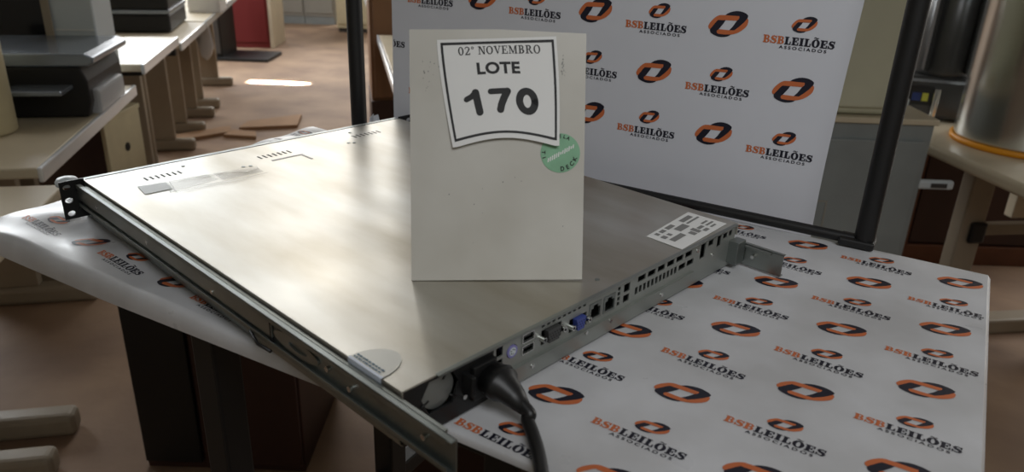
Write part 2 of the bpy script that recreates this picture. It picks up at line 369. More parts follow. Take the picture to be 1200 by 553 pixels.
# vent louvres, pressed mark
for x, y0, n, dy in ((.040, .049, 7, .0062), (.047, .181, 7, .0066), (.041, .322, 7, .0066)):
    m = MB()
    for k in range(n): sb(m, x - .0065, x + .0045, y0 + k * dy, y0 + k * dy + .0021, -.0002, .00025, M_hole)
    m.build('vent_slots', cover)
m = MB(); sb(m, .0640, .0672, .187, .229, 0, .0003, M_dgrey); sb(m, .0672, .090, .2256, .2284, 0, .0003, M_dgrey); m.build('pressed_mark', cover)
for x, y in ((.066, .150), (.068, .158), (.060, .30), (.064, .306), (.02, .1), (.02, .33), (.53, .22)): MB().cyl((x, y, HT), (x, y, HT + .0005), .0022, M_zincd, 12).build('rivet', cover)
def film(name, pts, mt, par, lab=None, h=.0004, hole=None):
    mm = MB(); mm.poly([pts], mt, lambda a, b, t: (a, b, HT + h + t), .0002); oo = mm.build(name, par)
    if lab: oo['label'] = lab
    return oo
film('grey_tape', [(.0584, .0331), (.087, .0293), (.0884, .0570), (.0630, .0614)], M_tapeg, cover)
film('clear_tape', [(.064, .062), (.066, .105), (.090, .108), (.098, .050), (.086, .055)], M_tape, cover); film('clear_tape', [(.068, .112), (.0767, .1601), (.098, .158), (.096, .110)], M_tape, cover, h=.0006)
m = MB()   # creases of the clear tape
for pl in ([(.105, .052), (.100, .085), (.106, .12), (.104, .16)], [(.064, .066), (.070, .10), (.075, .125)], [(.078, .130), (.090, .142), (.086, .158), (.074, .162)], [(.06, .066), (.083, .060), (.104, .055)]):
    m.tube([(a, b, HT + .0008) for a, b in pl], [.0003] + [.0011] * (len(pl) - 2) + [.0003], M_tape, 8)
m.build('tape_crease', cover)
# folded sticker over the left edge
m = MB(); pts = [(.4890, 0)] + [(.5075 + .0185 * math.cos(t), .0005 + .026 * math.sin(t)) for t in [math.pi - math.pi * i / 14 for i in range(1, 14)]] + [(.526, 0)]
m.poly([pts], mat('worn_foil_sticker', (190, 190, 184), .42, .6), lambda a, b, t: (a, b, HT + .0004 + t), .0002)
MW = mat('blue_white_sticker', (205, 213, 226), .5)
m.add([(.4892, -.0013, HT + .0004), (.526, -.0013, HT + .0004), (.526, -.0013, HT - .0125), (.4892, -.0013, HT - .0125)], [(0, 1, 2, 3)], MW)
m.add([(.4892, -.0013, HT + .0005), (.526, -.0013, HT + .0005), (.526, .0008, HT + .0007), (.4892, .0008, HT + .0007)], [(0, 1, 2, 3)], MW)
random.seed(3)
for r_, y in enumerate((.0018, .0046)):
    x = .491
    while x < .521:
        w = random.uniform(.001, .0034); m.add([(x, y, HT + .0009), (x + w, y, HT + .0009), (x + w, y + .0016, HT + .0009), (x, y + .0016, HT + .0009)], [(0, 1, 2, 3)], M_blueink); x += w + random.uniform(.0004, .0012)
s_ = m.build('folded_sticker', srv, recalc=False); s_['label'] = 'white sticker with blue print folded over the cover edge'
# paper label at the rear right
lab = film('paper_label', [(.5040, .3295), (.4955, .4175), (.5395, .4185), (.5445, .3280)], M_white, cover, 'white printed asset label')
m = MB()
def lb(a, b, s0, s1, mt=M_greyink):      # a,b along the label, s across it
    def q(t, s): x = .5040 + (.4955 - .5040) * t; y = .3295 + .088 * t; x2 = .5445 + (.5395 - .5445) * t; return (x + (x2 - x) * s, y, HT + .0008)
    m.add([q(a, s0), q(b, s0), q(b, s1), q(a, s1)], [(0, 1, 2, 3)], mt)
for a, b, s0, s1 in ((.10, .16, .08, .2), (.2, .3, .08, .2), (.34, .5, .07, .2), (.08, .16, .28, .42), (.2, .26, .3, .42), (.10, .36, .50, .66), (.40, .62, .26, .46), (.66, .9, .10, .24), (.66, .95, .30, .36),
                     (.42, .50, .62, .80), (.52, .60, .56, .80), (.62, .74, .62, .72), (.62, .72, .78, .88), (.78, .92, .56, .62), (.78, .95, .68, .74), (.78, .90, .80, .86)): lb(a, b, s0, s1)
m.build('label_print', lab, recalc=False)

# ---- rear panel ------------------------------------------------------
XR = SD
def rect(a0, a1, b0, b1): return [(a0, b0), (a1, b0), (a1, b1), (a0, b1)]
def circ(a, b, ra, rb=None, n=16): rb = rb or ra; return [(a + ra * math.cos(2 * math.pi * i / n), b + rb * math.sin(2 * math.pi * i / n)) for i in range(n)]
holes = []
H = lambda *a: holes.append(rect(*a))
H(.0850, .0918, -.0124, -.0036); H(.0850, .0918, -.0243, -.0150)
holes.append(circ(.1016, -.0132, .0057))
H(.1122, .1246, -.0108, -.0046); H(.1122, .1246, -.0208, -.0140)
H(.1335, .1570, -.0215, -.0088); H(.1668, .1884, -.0240, -.0122)
for k in range(9): H(.1335 + k * .0062, .1370 + k * .0062, -.0064, -.0036)
H(.1920, .2070, -.0228, -.0080); H(.2110, .2258, -.0228, -.0080)
for k in range(4): H(.2298, .2336, -.0226 + k * .0047, -.0192 + k * .0047)
H(.2385, .2470, -.0133, -.0055); H(.2385, .2470, -.0228, -.0160)
for k in range(6): H(.2585 + k * .0152, .2700 + k * .0152, -.0100, -.0045)
for k in range(11): H(.2555 + k * .0062, .2596 + k * .0062, -.0208, -.0140)
for k in range(2): H(.3250 + k * .014, .3365 + k * .014, -.0200, -.0145)
H(.362, .371, -.0195, -.0045); H(.376, .385, -.0105, -.0045); H(.393, .4005, -.016, -.0045); H(.404, .412, -.0105, -.005); H(.4155, .4215, -.0105, -.005)
m = MB(); m.poly([rect(.0825, SW - .001, -.0440, -.0018)] + holes, M_panel, lambda a, b, t: (XR - .0012 + t, a, b + HT), .0012)
rp = m.build('rear_panel', srv)
m = MB(); sb(m, XR - .03, XR - .029, .0825, SW - .002, -.044, -.002, M_hole); sb(m, XR - .03, XR - .002, .0815, .0825, -.044, -.002, M_hole); m.build('port_cavity', rp)
m = MB(); sb(m, XR - .002, XR + .0030, .094, .350, -.0285, -.0278, M_panel); m.build('panel_fold', rp)
# ports
def part(name, fn, par=rp, bev=0.): mm = MB(); fn(mm); return mm.build(name, par, bev)
def f(mm):
    mm.cyl((XR - .008, .1016, -.0132 + HT), (XR + .0006, .1016, -.0132 + HT), .0052, M_purple, 20); mm.cyl((XR + .0003, .1016, -.0132 + HT), (XR + .0009, .1016, -.0132 + HT), .0034, M_pc, 16)
    for k in range(5): t = k * 1.1 + .5; y, z = .1016 + .002 * math.cos(t), -.0132 + .002 * math.sin(t); mm.cyl((XR, y, z + HT), (XR + .0012, y, z + HT), .0005, M_hole, 6)
part('keyboard_port', f)
for z in (-.0077, -.0174):
    def f(mm, z=z): mm.box(XR - .012, XR - .001, .1137, .1231, z + HT - .0002, z + HT + .0012, M_dgrey); mm.poly([rect(.1118, .125, z - .0037, z + .0037), rect(.1127, .1241, z - .0029, z + .0029)], M_chrome, lambda a, b, t: (XR + t, a, b + HT), .0008)
    part('usb_port', f)
def dsub(y0, y1, z0, z1, mt, nm):
    def f(mm):
        c = (y0 + y1) / 2; pl = [(y0, z1), (y1, z1), (y1 - .002, z0), (y0 + .002, z0)]
        mm.poly([pl], mt, lambda a, b, t: (XR - .001 + t, a, b + HT), .0045)
        for r_ in range(3):
            for k in range(5): y = c + (k - 2) * .0028 + (r_ % 2) * .0014; z = (z0 + z1) / 2 + (r_ - 1) * .0024; mm.cyl((XR + .0034, y, z + HT), (XR + .0038, y, z + HT), .0005, M_hole, 6)
    d_ = part(nm, f, bev=.0007)
    for y in (y0 - .0042, y1 + .0040):
        part('hex_screw', lambda mm, y=y: (mm.cyl((XR, y, (z0 + z1) / 2 + HT), (XR + .0045, y, (z0 + z1) / 2 + HT), .0024, M_chrome, 6), mm.cyl((XR + .0044, y, (z0 + z1) / 2 + HT), (XR + .0047, y, (z0 + z1) / 2 + HT), .0012, M_hole, 10)), d_)
dsub(.1375, .1530, -.0205, -.0095, M_dgrey, 'serial_port'); dsub(.1720, .1840, -.0232, -.0130, M_blue, 'vga_port')
for y in (.1995, .2184):
    def f(mm, y=y):
        mm.poly([rect(y - .0078, y + .0078, -.0232, -.0076), [(y - .0060, -.0212), (y + .0060, -.0212), (y + .0060, -.0125), (y + .003, -.0125), (y + .003, -.0098), (y - .003, -.0098), (y - .003, -.0125), (y - .006, -.0125)]], M_zincd, lambda a, b, t: (XR - .001 + t, a, b + HT), .0016)
    part('network_port', f)
for y, z in ((.2230, -.034), (.125, -.036), (.30, -.036), (.356, -.0085), (.386, -.022), (.19, -.0325)): part('panel_screw', lambda mm: mm.cyl((XR, y, z + HT), (XR + .0010, y, z + HT), .0018, M_chrome, 12))
# power supply
def f(mm):
    hexa = [(.0165, -.0155), (.0235, -.0045), (.0440, -.0045), (.0500, -.0155), (.0440, -.0300), (.0235, -.0300)]
    mm.poly([rect(.0016, .0820, -.0440, -.0016), hexa], M_blackp, lambda a, b, t: (XR - .0025 + t, a, b + HT), .0020)
    sb(mm, XR - .07, XR - .069, .002, .082, -.044, -.002, M_blackp)
psu = part('power_supply', f, srv)
part('fan_cover', lambda mm: (mm.cyl((XR - .006, .0335, -.0165 + HT), (XR - .004, .0335, -.0165 + HT), .0142, M_panel, 24)), psu)
m = MB()
for t in range(6):
    a_ = t * math.pi / 3 + .3; m.tube([(XR - .001, .0335 + .011 * math.cos(a_), -.0165 + HT + .009 * math.sin(a_)), (XR + .0002, .0335 + .0185 * math.cos(a_), -.0165 + HT + .0145 * math.sin(a_))], .0007, M_black, 6) if t % 2 else None
m.build('fan_grille', psu)
part('power_inlet', lambda mm: sb(mm, XR - .001, XR + .004, .060, .0825, -.036, -.008, M_blackp), psu, .001)
part('psu_screw', lambda mm: mm.cyl((XR, .0545, -.030 + HT), (XR + .0012, .0545, -.030 + HT), .0018, M_chrome, 12), psu)
part('psu_latch', lambda mm: sb(mm, XR - .001, XR + .010, .0525, .0565, -.026, -.010, M_blackp), psu, .001)
# front bezel and ears
m = MB(); sb(m, -.011, .0, .0, SW, -.044, -.0006, M_zinc); sb(m, -.0125, -.011, .0, SW, -.044, -.0015, M_blackp); m.build('front_bezel', srv, .0008)
m = MB(); sb(m, -.0022, -.0001, .002, SW - .002, -.004, .0002, M_blackp); m.build('front_seam', srv)
def ear(y0, y1, name):
    mm = MB(); yc = (y0 * .72 + y1 * .28) if y0 < 0 else (y0 * .28 + y1 * .72)
    mm.poly([rect(y0, y1, -.0405, .0022)] + [circ(yc, z, .0040, .0029, 18) for z in (-.0048, -.0193, -.0342)], M_black, lambda a, b, t: (-.002 + t, a, b + HT), .002)
    e = mm.build(name, srv)
    for z in (-.0095, -.0325):
        y = y0 * .3 + y1 * .7 if y0 < 0 else y0 * .7 + y1 * .3
        MB().cyl((-.0025, y, z + HT), (.0012, y, z + HT), .0026, M_black, 14).build('ear_rivet', e)
    return e
ear(-.0248, .0, 'mounting_ear'); ear(SW, SW + .0248, 'mounting_ear')
m = MB(); m.lathe([(.0, .0), (.0115, .0), (.0120, .004), (.0095, .0075), (.0, .009)], M_pc, 24, (-.0145, -.0125, HT - .0065))
m.build('thumb_knob', srv)['label'] = 'pale round knob behind the front ear'
# slide rails
def rail(y, s, x0, x1, zt, zb, mt):
    mm = MB()
    a = lambda y0, y1: (min(y + s * y0, y + s * y1), max(y + s * y0, y + s * y1))
    ya, yb = a(0, .0013); sb(mm, x0, x1, ya, yb, zb, zt, mt)
    for z in (zt, zb):
        ya, yb = a(0, .0052); sb(mm, x0, x1, ya, yb, min(z, z + (.0012 if z == zb else -.0012)), max(z, z + (.0012 if z == zb else -.0012)), mt)
        ya, yb = a(.0042, .0052); z2 = z + (.0042 if z == zb else -.0042); sb(mm, x0, x1 - .004, ya, yb, min(z, z2), max(z, z2), mt)
    ya, yb = a(-.0035, .0); sb(mm, x0 + .01, x1 - .012, ya, yb, zt - .0028, zt - .0008, M_zinc)
    return mm.build('slide_rail', srv, .0004)
lr = rail(-.0052, -1, .004, .6035, -.0020, -.0268, M_zincd)
m = MB(); sb(m, -.001, .40, -.0085, -.0066, -.0205, -.0075, M_zinc); m.build('inner_slide', lr, .0005)
m = MB(); sb(m, .398, .3992, -.0088, -.0062, -.0255, -.0035, M_hole); m.build('rail_seam', lr)
m = MB(); m.poly([circ(.4325, -.0145, .030, .0068, 24), circ(.436, -.0145, .0125, .0030, 16)], M_zinc, lambda a, b, t: (a, -.0068 - t, b + HT), .0014)
m.build('release_latch', lr)
for x, z in ((.055, -.0145), (.178, -.0135), (.305, -.0175), (.474, -.0135), (.500, -.017), (.5765, -.0135)):
    MB().cyl((x, -.0066, z + HT), (x, -.0092, z + HT), .0021, M_chrome, 14).build('rail_screw', lr)
MB().tube([(.37, -.0105, HT - .026), (.385, -.013, HT - .030), (.40, -.0105, HT - .0315)], .0014, M_blackp, 8).build('cable_clip', lr)
rr = rail(SW + .0052, 1, .004, .5965, -.0210, -.0440, M_zinc)
MB().cyl((.5665, SW + .0052, HT - .031), (.5665, SW - .000, HT - .031), .0020, M_chrome, 12).build('rail_screw', rr)
MB().box(.5450, .5560, SW - .012, SW + .004, HT - .0400, HT - .016, M_zincd).build('rail_bracket', rr, .0006)

# ------------------------------------------------------------------ power cable
pw = thing('power_cable', (-.0085, .4600, TZ + .0025), 'thick black power cable plugged into the server, hanging over the table edge', 'cable')
SRV = Matrix.Translation(srv.location) @ Matrix.Rotation(SA, 4, 'Z')
def sl(x, y, z): return SRV @ Vector((x, y, z + HT)) - pw.location
m = MB()
def ring(x, w, h, y=.0765, z=-.022): return [(x, y + w * math.cos(t) * (1 if abs(math.cos(t)) < .8 else .98), z + h * math.sin(t)) for t in [math.pi / 8 + i * math.pi / 8 for i in range(16)]]
secs = [ring(SD + .004, .0140, .0108), ring(SD + .010, .0140, .0108), ring(SD + .012, .0156, .0124), ring(SD + .017, .0146, .0116, .0765, -.0228), ring(SD + .020, .0112, .0098, .0763, -.0235), ring(SD + .030, .0084, .0078, .076, -.0268), ring(SD + .038, .0052, .0052, .0757, -.0305)]
vs = [sl(*p) for s in secs for p in s]; n = 16
m.add(vs, [(k * n + i, k * n + (i + 1) % n, (k + 1) * n + (i + 1) % n, (k + 1) * n + i) for k in range(len(secs) - 1) for i in range(n)] + [tuple(range(n)), tuple((len(secs) - 1) * n + i for i in range(n))], M_cable, True)
m.build('plug', pw)
def bez(p, n=10):
    out = []; p = [Vector(q) for q in p]
    for i in range(len(p) - 1):
        a, b, c, d = p[max(i - 1, 0)], p[i], p[i + 1], p[min(i + 2, len(p) - 1)]
        for k in range(n): t = k / n; out.append(.5 * ((2 * b) + (c - a) * t + (2 * a - 5 * b + 4 * c - d) * t * t + (3 * b - a - 3 * c + d) * t ** 3))
    out.append(p[-1]); return out
wl = lambda x, y, z: Vector((x, y, z)) - pw.location
pts = [sl(SD + .035, .0758, -.0287), sl(SD + .043, .0752, -.0325), wl(.0150, .4290, 1.0845), wl(.0190, .4150, 1.0815), wl(.0222, .3980, 1.0800), wl(.0240, .3740, 1.0805), wl(.0245, .352, 1.078), wl(.0235, .334, 1.050), wl(.023, .325, 1.00), wl(.022, .325, .90), wl(.02, .33, .70), wl(.0, .36, .40), wl(-.03, .42, .12), wl(-.05, .50, .006), wl(-.02, .62, .005)]
m = MB(); m.tube(bez(pts), .0047, M_cable, 14); m.build('cord', pw)

# ------------------------------------------------------------------ lot card
CYW, CLE, CRO = .0805, .2888, .008
cu_ = Vector((math.cos(CYW), math.sin(CYW), 0)); cn = Vector((-cu_.y, cu_.x, 0)); ck = Vector((0, 0, 1)) * math.cos(CLE) + cn * math.sin(CLE)
cu_, ck = cu_ * math.cos(CRO) + ck * math.sin(CRO), ck * math.cos(CRO) - cu_ * math.sin(CRO); cnn = cu_.cross(ck)      # towards the viewer
CO = Vector((-.0809, .5614, 1.1204))
card = thing('lot_number_card', CO, 'leaning white card with paper lot number 170 and green sticker on the server', 'card')
def Xk(a, b, t=0): return cu_ * a + ck * b + cnn * t
m = MB(); cw, chh = .141, .2011
m.poly([[(0, 0), (cw, .0), (cw + .0006, chh - .001), (cw * .5, chh + .0012), (0, chh)]], M_pvc, lambda a, b, t: Xk(a, b, t - .002), .002)
# grime marks on the plate
random.seed(11)
for cx_, cy_, sx, sy, n_ in ((.015, .165, .006, .02, 16), (.122, .172, .003, .010, 22), (.03, .14, .004, .01, 8), (.07, .08, .05, .04, 10)):
    for k in range(n_):
        a = cx_ + random.gauss(0, sx * .5); b = cy_ + random.gauss(0, sy * .5); r_ = random.uniform(.0002, .0005)
        if .002 < a < .139 and 0 < b < .198 and not (.024 < a < .121 and b > .108): m.poly([circ(a, b, r_, r_ * 1.3, 8)], M_greyink, lambda a, b, t: Xk(a, b, .0003))
m.build('card_plate', card)
m = MB(); top_ = Xk(cw / 2, .15, -.002); foot = Vector((top_.x, 0, 0)) + cn * (.115); foot.x += 0
a = Xk(cw * .35, .15, -.003); b = Xk(cw * .65, .15, -.003); c_ = Vector((a.x, a.y + .05, .0006)); d_ = Vector((b.x, b.y + .05, .0006)); th = Vector((0, .002, 0))
m.add([a, b, d_, c_, a + th, b + th, d_ + th, c_ + th], [(0, 1, 2, 3), (7, 6, 5, 4), (0, 4, 5, 1), (1, 5, 6, 2), (2, 6, 7, 3), (3, 7, 4, 0)], M_pvc); m.build('easel_strut', card)
# curled paper
def curl(a, b):
    u = (a - .024) / .092; w = (b - .113) / .08
    return .0006 + .004 * max(0, 1 - w) ** 3 * (1 - .6 * abs(u - .5)) + .0012 * max(0, u - .8) * 5 * (1 - w)
def pmap(u, w):   # unit square of the printed border to card coordinates
    x0 = .0245 + .0112 * max(0, 1 - w) ** 1.3; x1 = .1150 + .0030 * (1 - w) + .0012 * math.sin(w * math.pi)
    yb = .1129 + .0067 * math.sin(math.pi * max(0, min(1, u * 1.02))) + .0019 * u; yt = .1910 + .0040 * u
    return x0 + (x1 - x0) * u, yb + (yt - yb) * w
def Xp(u, w, t=0): a, b = pmap(u, w); return Xk(a, b, curl(a, b) + t)
m = MB(); n1 = 24; e0, e1, f0, f1 = -.03, 1.025, -.055, 1.03
vs = [Xp(e0 + (e1 - e0) * i / n1, f0 + (f1 - f0) * j / n1) for j in range(n1 + 1) for i in range(n1 + 1)]
m.add(vs, [(j * (n1 + 1) + i, j * (n1 + 1) + i + 1, (j + 1) * (n1 + 1) + i + 1, (j + 1) * (n1 + 1) + i) for j in range(n1) for i in range(n1)], M_white, True)
paper = m.build('lot_paper', card, recalc=False)
m = MB(); bw, bh = .021, .026
def band(f):
    q = [f(i / 30) for i in range(31)]; vs = [Xp(*p, .0003) for a in q for p in a]
    m.add(vs, [(2 * i, 2 * i + 1, 2 * i + 3, 2 * i + 2) for i in range(30)], M_ink)
band(lambda t: ((t, 0), (t, bh))); band(lambda t: ((t, 1), (t, 1 - bh))); band(lambda t: ((0, t), (bw, t))); band(lambda t: ((1, t), (1 - bw, t)))
def ptext(txt, cx_, cy_, h, bold, spc, xs=1., serif=False):
    vs, fs = text_tris(txt, bold, spc)
    m.add([Xp(cx_ + a * h * xs * .88, cy_ + b * h, .0003) for a, b in vs], fs, M_ink)
ptext('LOTE', .485, .717, .120, .05, 1.04, 1.06)
def pu(x, y): return ((x - 125) / 345, 1 - (y - 68) / 307)
def blob(pts, r_):       # heavy rounded stroke of the number, sampled densely so it follows the curl
    P = []
    for (x0, y0), (x1, y1) in zip(pts[:-1], pts[1:]):
        n_ = max(1, int(math.hypot(x1 - x0, y1 - y0) / 4)); P += [(x0 + (x1 - x0) * k / n_, y0 + (y1 - y0) * k / n_) for k in range(n_)]
    P.append(pts[-1])
    for q in stroke(P, [2 * r_] * len(P)): m.add([Xp(*pu(*c), .0003) for c in q], [(3, 2, 1, 0)], M_ink)
    for c in (pts[0], pts[-1]): m.add([Xp(*pu(*c), .00031)] + [Xp(*pu(*q), .00031) for q in circ(c[0], c[1], r_, r_, 14)], [(0, 1 + (k + 1) % 14, 1 + k) for k in range(14)], M_ink)
blob([(184, 252), (200, 245), (214, 234)], 9); blob([(214, 233), (220, 299)], 11.5)
blob([(262, 234), (316, 233)], 9.5); blob([(314, 234), (302, 256), (292, 278), (287, 296)], 11.5)
blob([(375 + 24.5 * math.cos(a), 265.5 + 33 * math.sin(a)) for a in [2 * math.pi * k / 32 for k in range(33)]], 11.5)
# serif line: 02° NOVEMBRO
def slab(txt, cx_, cy_, h, xs):
    G = {'0': (strip(arc(.36, .5, .34, .52, 0, 360, 20), arc(.36, .5, .17, .42, 0, 360, 20)), .78),
         '2': (stroke([(.08, .74), (.16, .92), (.36, .96), (.56, .86), (.58, .68), (.42, .42), (.12, .08)], [.12, .1, .1, .14, .17, .14, .1]) + R(.06, .68, 0, .12) + R(.6, .68, .0, .24), .78),
         'o': (strip(arc(.2, .84, .17, .17, 0, 360, 14), arc(.2, .84, .09, .09, 0, 360, 14)), .44), ' ': ([], .36),
         'N': (R(.12, .22, 0, 1) + R(0, .3, 0, .08) + R(0, .3, .92, 1) + R(.72, .82, 0, 1) + R(.62, .94, .92, 1) + [[(.12, 1), (.32, 1), (.82, 0), (.66, 0)]], .98),
         'O': (strip(arc(.44, .5, .43, .52, 0, 360, 22), arc(.44, .5, .25, .43, 0, 360, 22)), .94),
         'V': ([[(.06, 1), (.27, 1), (.5, .18), (.42, 0)], [(.42, 0), (.5, 0), (.82, 1), (.72, 1)]] + R(0, .36, .92, 1) + R(.6, .9, .92, 1), .92),
         'E': (R(.12, .30, 0, 1) + R(0, .74, .92, 1) + R(0, .78, 0, .08) + R(.66, .74, .72, 1) + R(.7, .78, 0, .3) + R(.3, .54, .47, .55) + R(.48, .55, .36, .66), .86),
         'M': (R(.12, .2, 0, 1) + R(0, .3, 0, .08) + R(.0, .2, .92, 1) + R(.84, 1.02, 0, 1) + R(.74, 1.12, 0, .08) + R(.9, 1.12, .92, 1) + [[(.1, 1), (.28, 1), (.6, .2), (.52, 0)], [(.5, 0), (.58, 0), (.94, 1), (.84, 1)]], 1.2),
         'B': (R(.12, .30, 0, 1) + R(0, .42, .92, 1) + R(0, .42, 0, .08) + R(.3, .42, .48, .55) + strip(arc(.40, .75, .28, .25, -90, 90), arc(.38, .745, .12, .18, -90, 90)) + strip(arc(.40, .27, .36, .27, -90, 90), arc(.38, .27, .17, .19, -90, 90)), .88),
         'R': (R(.12, .30, 0, 1) + R(0, .42, .92, 1) + R(0, .42, 0, .08) + R(.3, .42, .45, .52) + strip(arc(.40, .73, .32, .27, -90, 90), arc(.38, .725, .14, .19, -90, 90)) + [[(.4, .48), (.56, .48), (.88, .0), (.68, 0)]] + R(.68, .94, 0, .08), .98)}
    tot = sum(G[c][1] + .05 for c in txt); x = -tot / 2
    for c in txt:
        for q in G[c][0]: m.add([Xp(cx_ + (x + a) * h * xs, cy_ + (b - .5) * h, .0003) for a, b in q], [tuple(range(len(q)))], M_ink)
        x += G[c][1] + .05
slab('02o NOVEMBRO', .515, .907, .086, .80)
m.build('lot_print', paper, recalc=False)
# round green sticker
m = MB(); gx, gy, gr = .1215, .1045, .0163
m.poly([circ(gx, gy, gr, gr * .98, 40)], M_green, lambda a, b, t: Xk(a, b, .0002 + t), .0002)
gs = m.build('round_sticker', card); gs['label'] = 'green round sticker with black lettering'
m = MB()
def rtext(ch, ang, h, rad, mt=M_ink):
    vs, fs = text_tris(ch, .05, 1); t = math.radians(ang)
    m.add([Xk(gx + rad * math.cos(t) + (a * math.cos(t + math.pi / 2) - b * math.sin(t + math.pi / 2)) * h * .9, gy + rad * math.sin(t) + (a * math.sin(t + math.pi / 2) + b * math.cos(t + math.pi / 2)) * h, .0006) for a, b in vs], fs, mt)
for ch, a in zip('DECK', (-82, -62, -42, -22)): rtext(ch, a, .0036, gr * .78)
def rtext2(ch, ang, h, rad):
    vs, fs = text_tris(ch, .05, 1); t = math.radians(ang)
    m.add([Xk(gx + rad * math.cos(t) + (a * math.sin(t) + b * math.cos(t)) * h, gy + rad * math.sin(t) + (-a * math.cos(t) + b * math.sin(t)) * h, .0006) for a, b in vs], fs, M_ink)
for ch, a in zip('TELA', (108, 92, 76, 62)): rtext2(ch, a, .0028, gr * .84)
for ch, a in zip('TI', (178, 196)): rtext(ch, a, .0032, gr * .84)
random.seed(5)
x = -.0105
while x < .0105:
    h = random.uniform(.0010, .0021); y = x * .55; m.add([Xk(gx + x, gy + y - h, .0006), Xk(gx + x + .0009, gy + y - h, .0006), Xk(gx + x + .0013, gy + y + h, .0006), Xk(gx + x + .0004, gy + y + h, .0006)], [(0, 1, 2, 3)], M_white); x += .0017
m.build('sticker_print', gs, recalc=False)
# small crumpled plastic scrap behind the server's front right corner
m = MB(); random.seed(4)
cy_ = 1.13
nn_ = 9; vs = [(-.216 + .022 * (i / nn_ - .5) * 2 * .8 + random.uniform(-.002, .002), cy_ + .016 * (j / nn_ - .5) * 2 + random.uniform(-.002, .002), TZ + .003 + .046 * math.sin(math.pi * i / nn_) * math.sin(math.pi * j / nn_) * random.uniform(.5, 1.1)) for j in range(nn_ + 1) for i in range(nn_ + 1)]
m.add(vs, [(j * (nn_ + 1) + i, j * (nn_ + 1) + i + 1, (j + 1) * (nn_ + 1) + i + 1, (j + 1) * (nn_ + 1) + i) for j in range(nn_) for i in range(nn_)], M_bag)
o = m.build('plastic_scrap'); tag(o, 'small crumpled scrap of clear plastic behind the far right corner of the server', 'plastic scrap')

# ------------------------------------------------------------------ office desks on the left, row running away from the viewer
EA = math.atan2(.975, -.222)                 # direction of the row
DE = Vector((-.222, .975, 0)); DR = Vector((.975, .222, 0))
def desk(p, length, depth, z, legs, label, s=-1, th=.03, edge=True, lr_=(.62, .30), fe=.10):
    """p: aisle corner nearest the viewer; the top reaches depth to side s; legs at distances along the edge"""
    t = thing('office_desk', (p[0], p[1], 0), label, 'desk', EA - math.pi / 2)
    x0, x1 = (-depth, 0) if s < 0 else (0, depth)
    MB().box(x0, x1, 0, length, z - th, z, M_desk).build('desktop', t, .006)
    if edge: MB().box(-.002 if s < 0 else -.012, .012 if s < 0 else .002, -.001, length + .001, z - th - .010, z + .001, M_deskedge).build('edge_trim', t, .004)
    for y in legs:
        a, b = (-depth * lr_[0], -depth * lr_[1]) if s < 0 else (depth * lr_[1], depth * lr_[0])
        lg = MB().box(a, b, y - .02, y + .02, .07, z - th, M_deskleg).build('leg', t, .004)
        fa, fb = (-depth + .04, -fe) if s < 0 else (fe, depth - .04)
        MB().box(fa, fb, y - .035, y + .035, .0, .07, M_deskleg).build('foot', lg, .018, seg=3)
        MB().box(x0 + .04, x1 - .04, y - .02, y + .02, z - th - .05, z - th, M_blackp).build('top_bracket', lg, .004)
    if len(legs) > 1:
        xm = -depth * .66 if s < 0 else depth * .66
        MB().box(xm - .008, xm + .008, min(legs), max(legs), z - .42, z - th - .02, M_deskleg).build('modesty_panel', t)
    return t
desk((-1.262, 1.912), 1.06, .62, .74, (.72, .88), 'beige desk with a pale metal edge strip carrying the silver-lidded printer', lr_=(.85, .55), fe=.15)
desk((-.967, .955), .945, .62, .712, (.68, .865), 'beige desk nearest on the left, partly outside the picture', edge=False, lr_=(.85, .55), fe=.06)
desk((-1.505, 3.05), .74, .55, .80, (.2, .66), 'short beige desk standing slightly higher between the two printers')
desk((-1.735, 3.95), .80, .70, .74, (.10, .62), 'beige desk under the black printer with the blue lid')
desk((-1.735 - .222 * .84, 3.95 + .975 * .84), .74, .70, .74, (.18, .60), 'beige desk beyond the black printer with a plastic bag hanging at its edge')
desk((-1.735 - .222 * 1.62, 3.95 + .975 * 1.62), 1.05, .70, .74, (.10, .90), 'farthest beige desk of the left row, beside the maroon cabinet')
# desks right of the aisle
desk((-.480 + .02, 2.956), 1.55, .65, .74, (.1, 1.45), 'beige desk with a bright edge behind the left end of the banner', s=1)
desk((-.480 - .222 * 2.3 + .02, 2.956 + .975 * 2.3), 1.5, .65, .74, (.2, 1.3), 'beige desk farther down the aisle right of the black post', s=1)
# brown cabinet on that side
t = thing('wooden_cabinet', (-.53, 4.62, 0), 'tall brown wooden cabinet beside the aisle, between the black post and the banner', 'cabinet', .22)
MB().box(-.35, .55, .0, .45, .06, 1.7, M_wood).build('body', t, .004); MB().box(-.33, .08, -.018, .0, .36, 1.67, M_wood).build('door', t, .003); MB().box(.10, .53, -.018, .0, .36, 1.67, M_wood).build('door', t, .003)
MB().box(-.355, .555, -.022, .455, .0, .34, M_dwood).build('base_unit', t, .003)

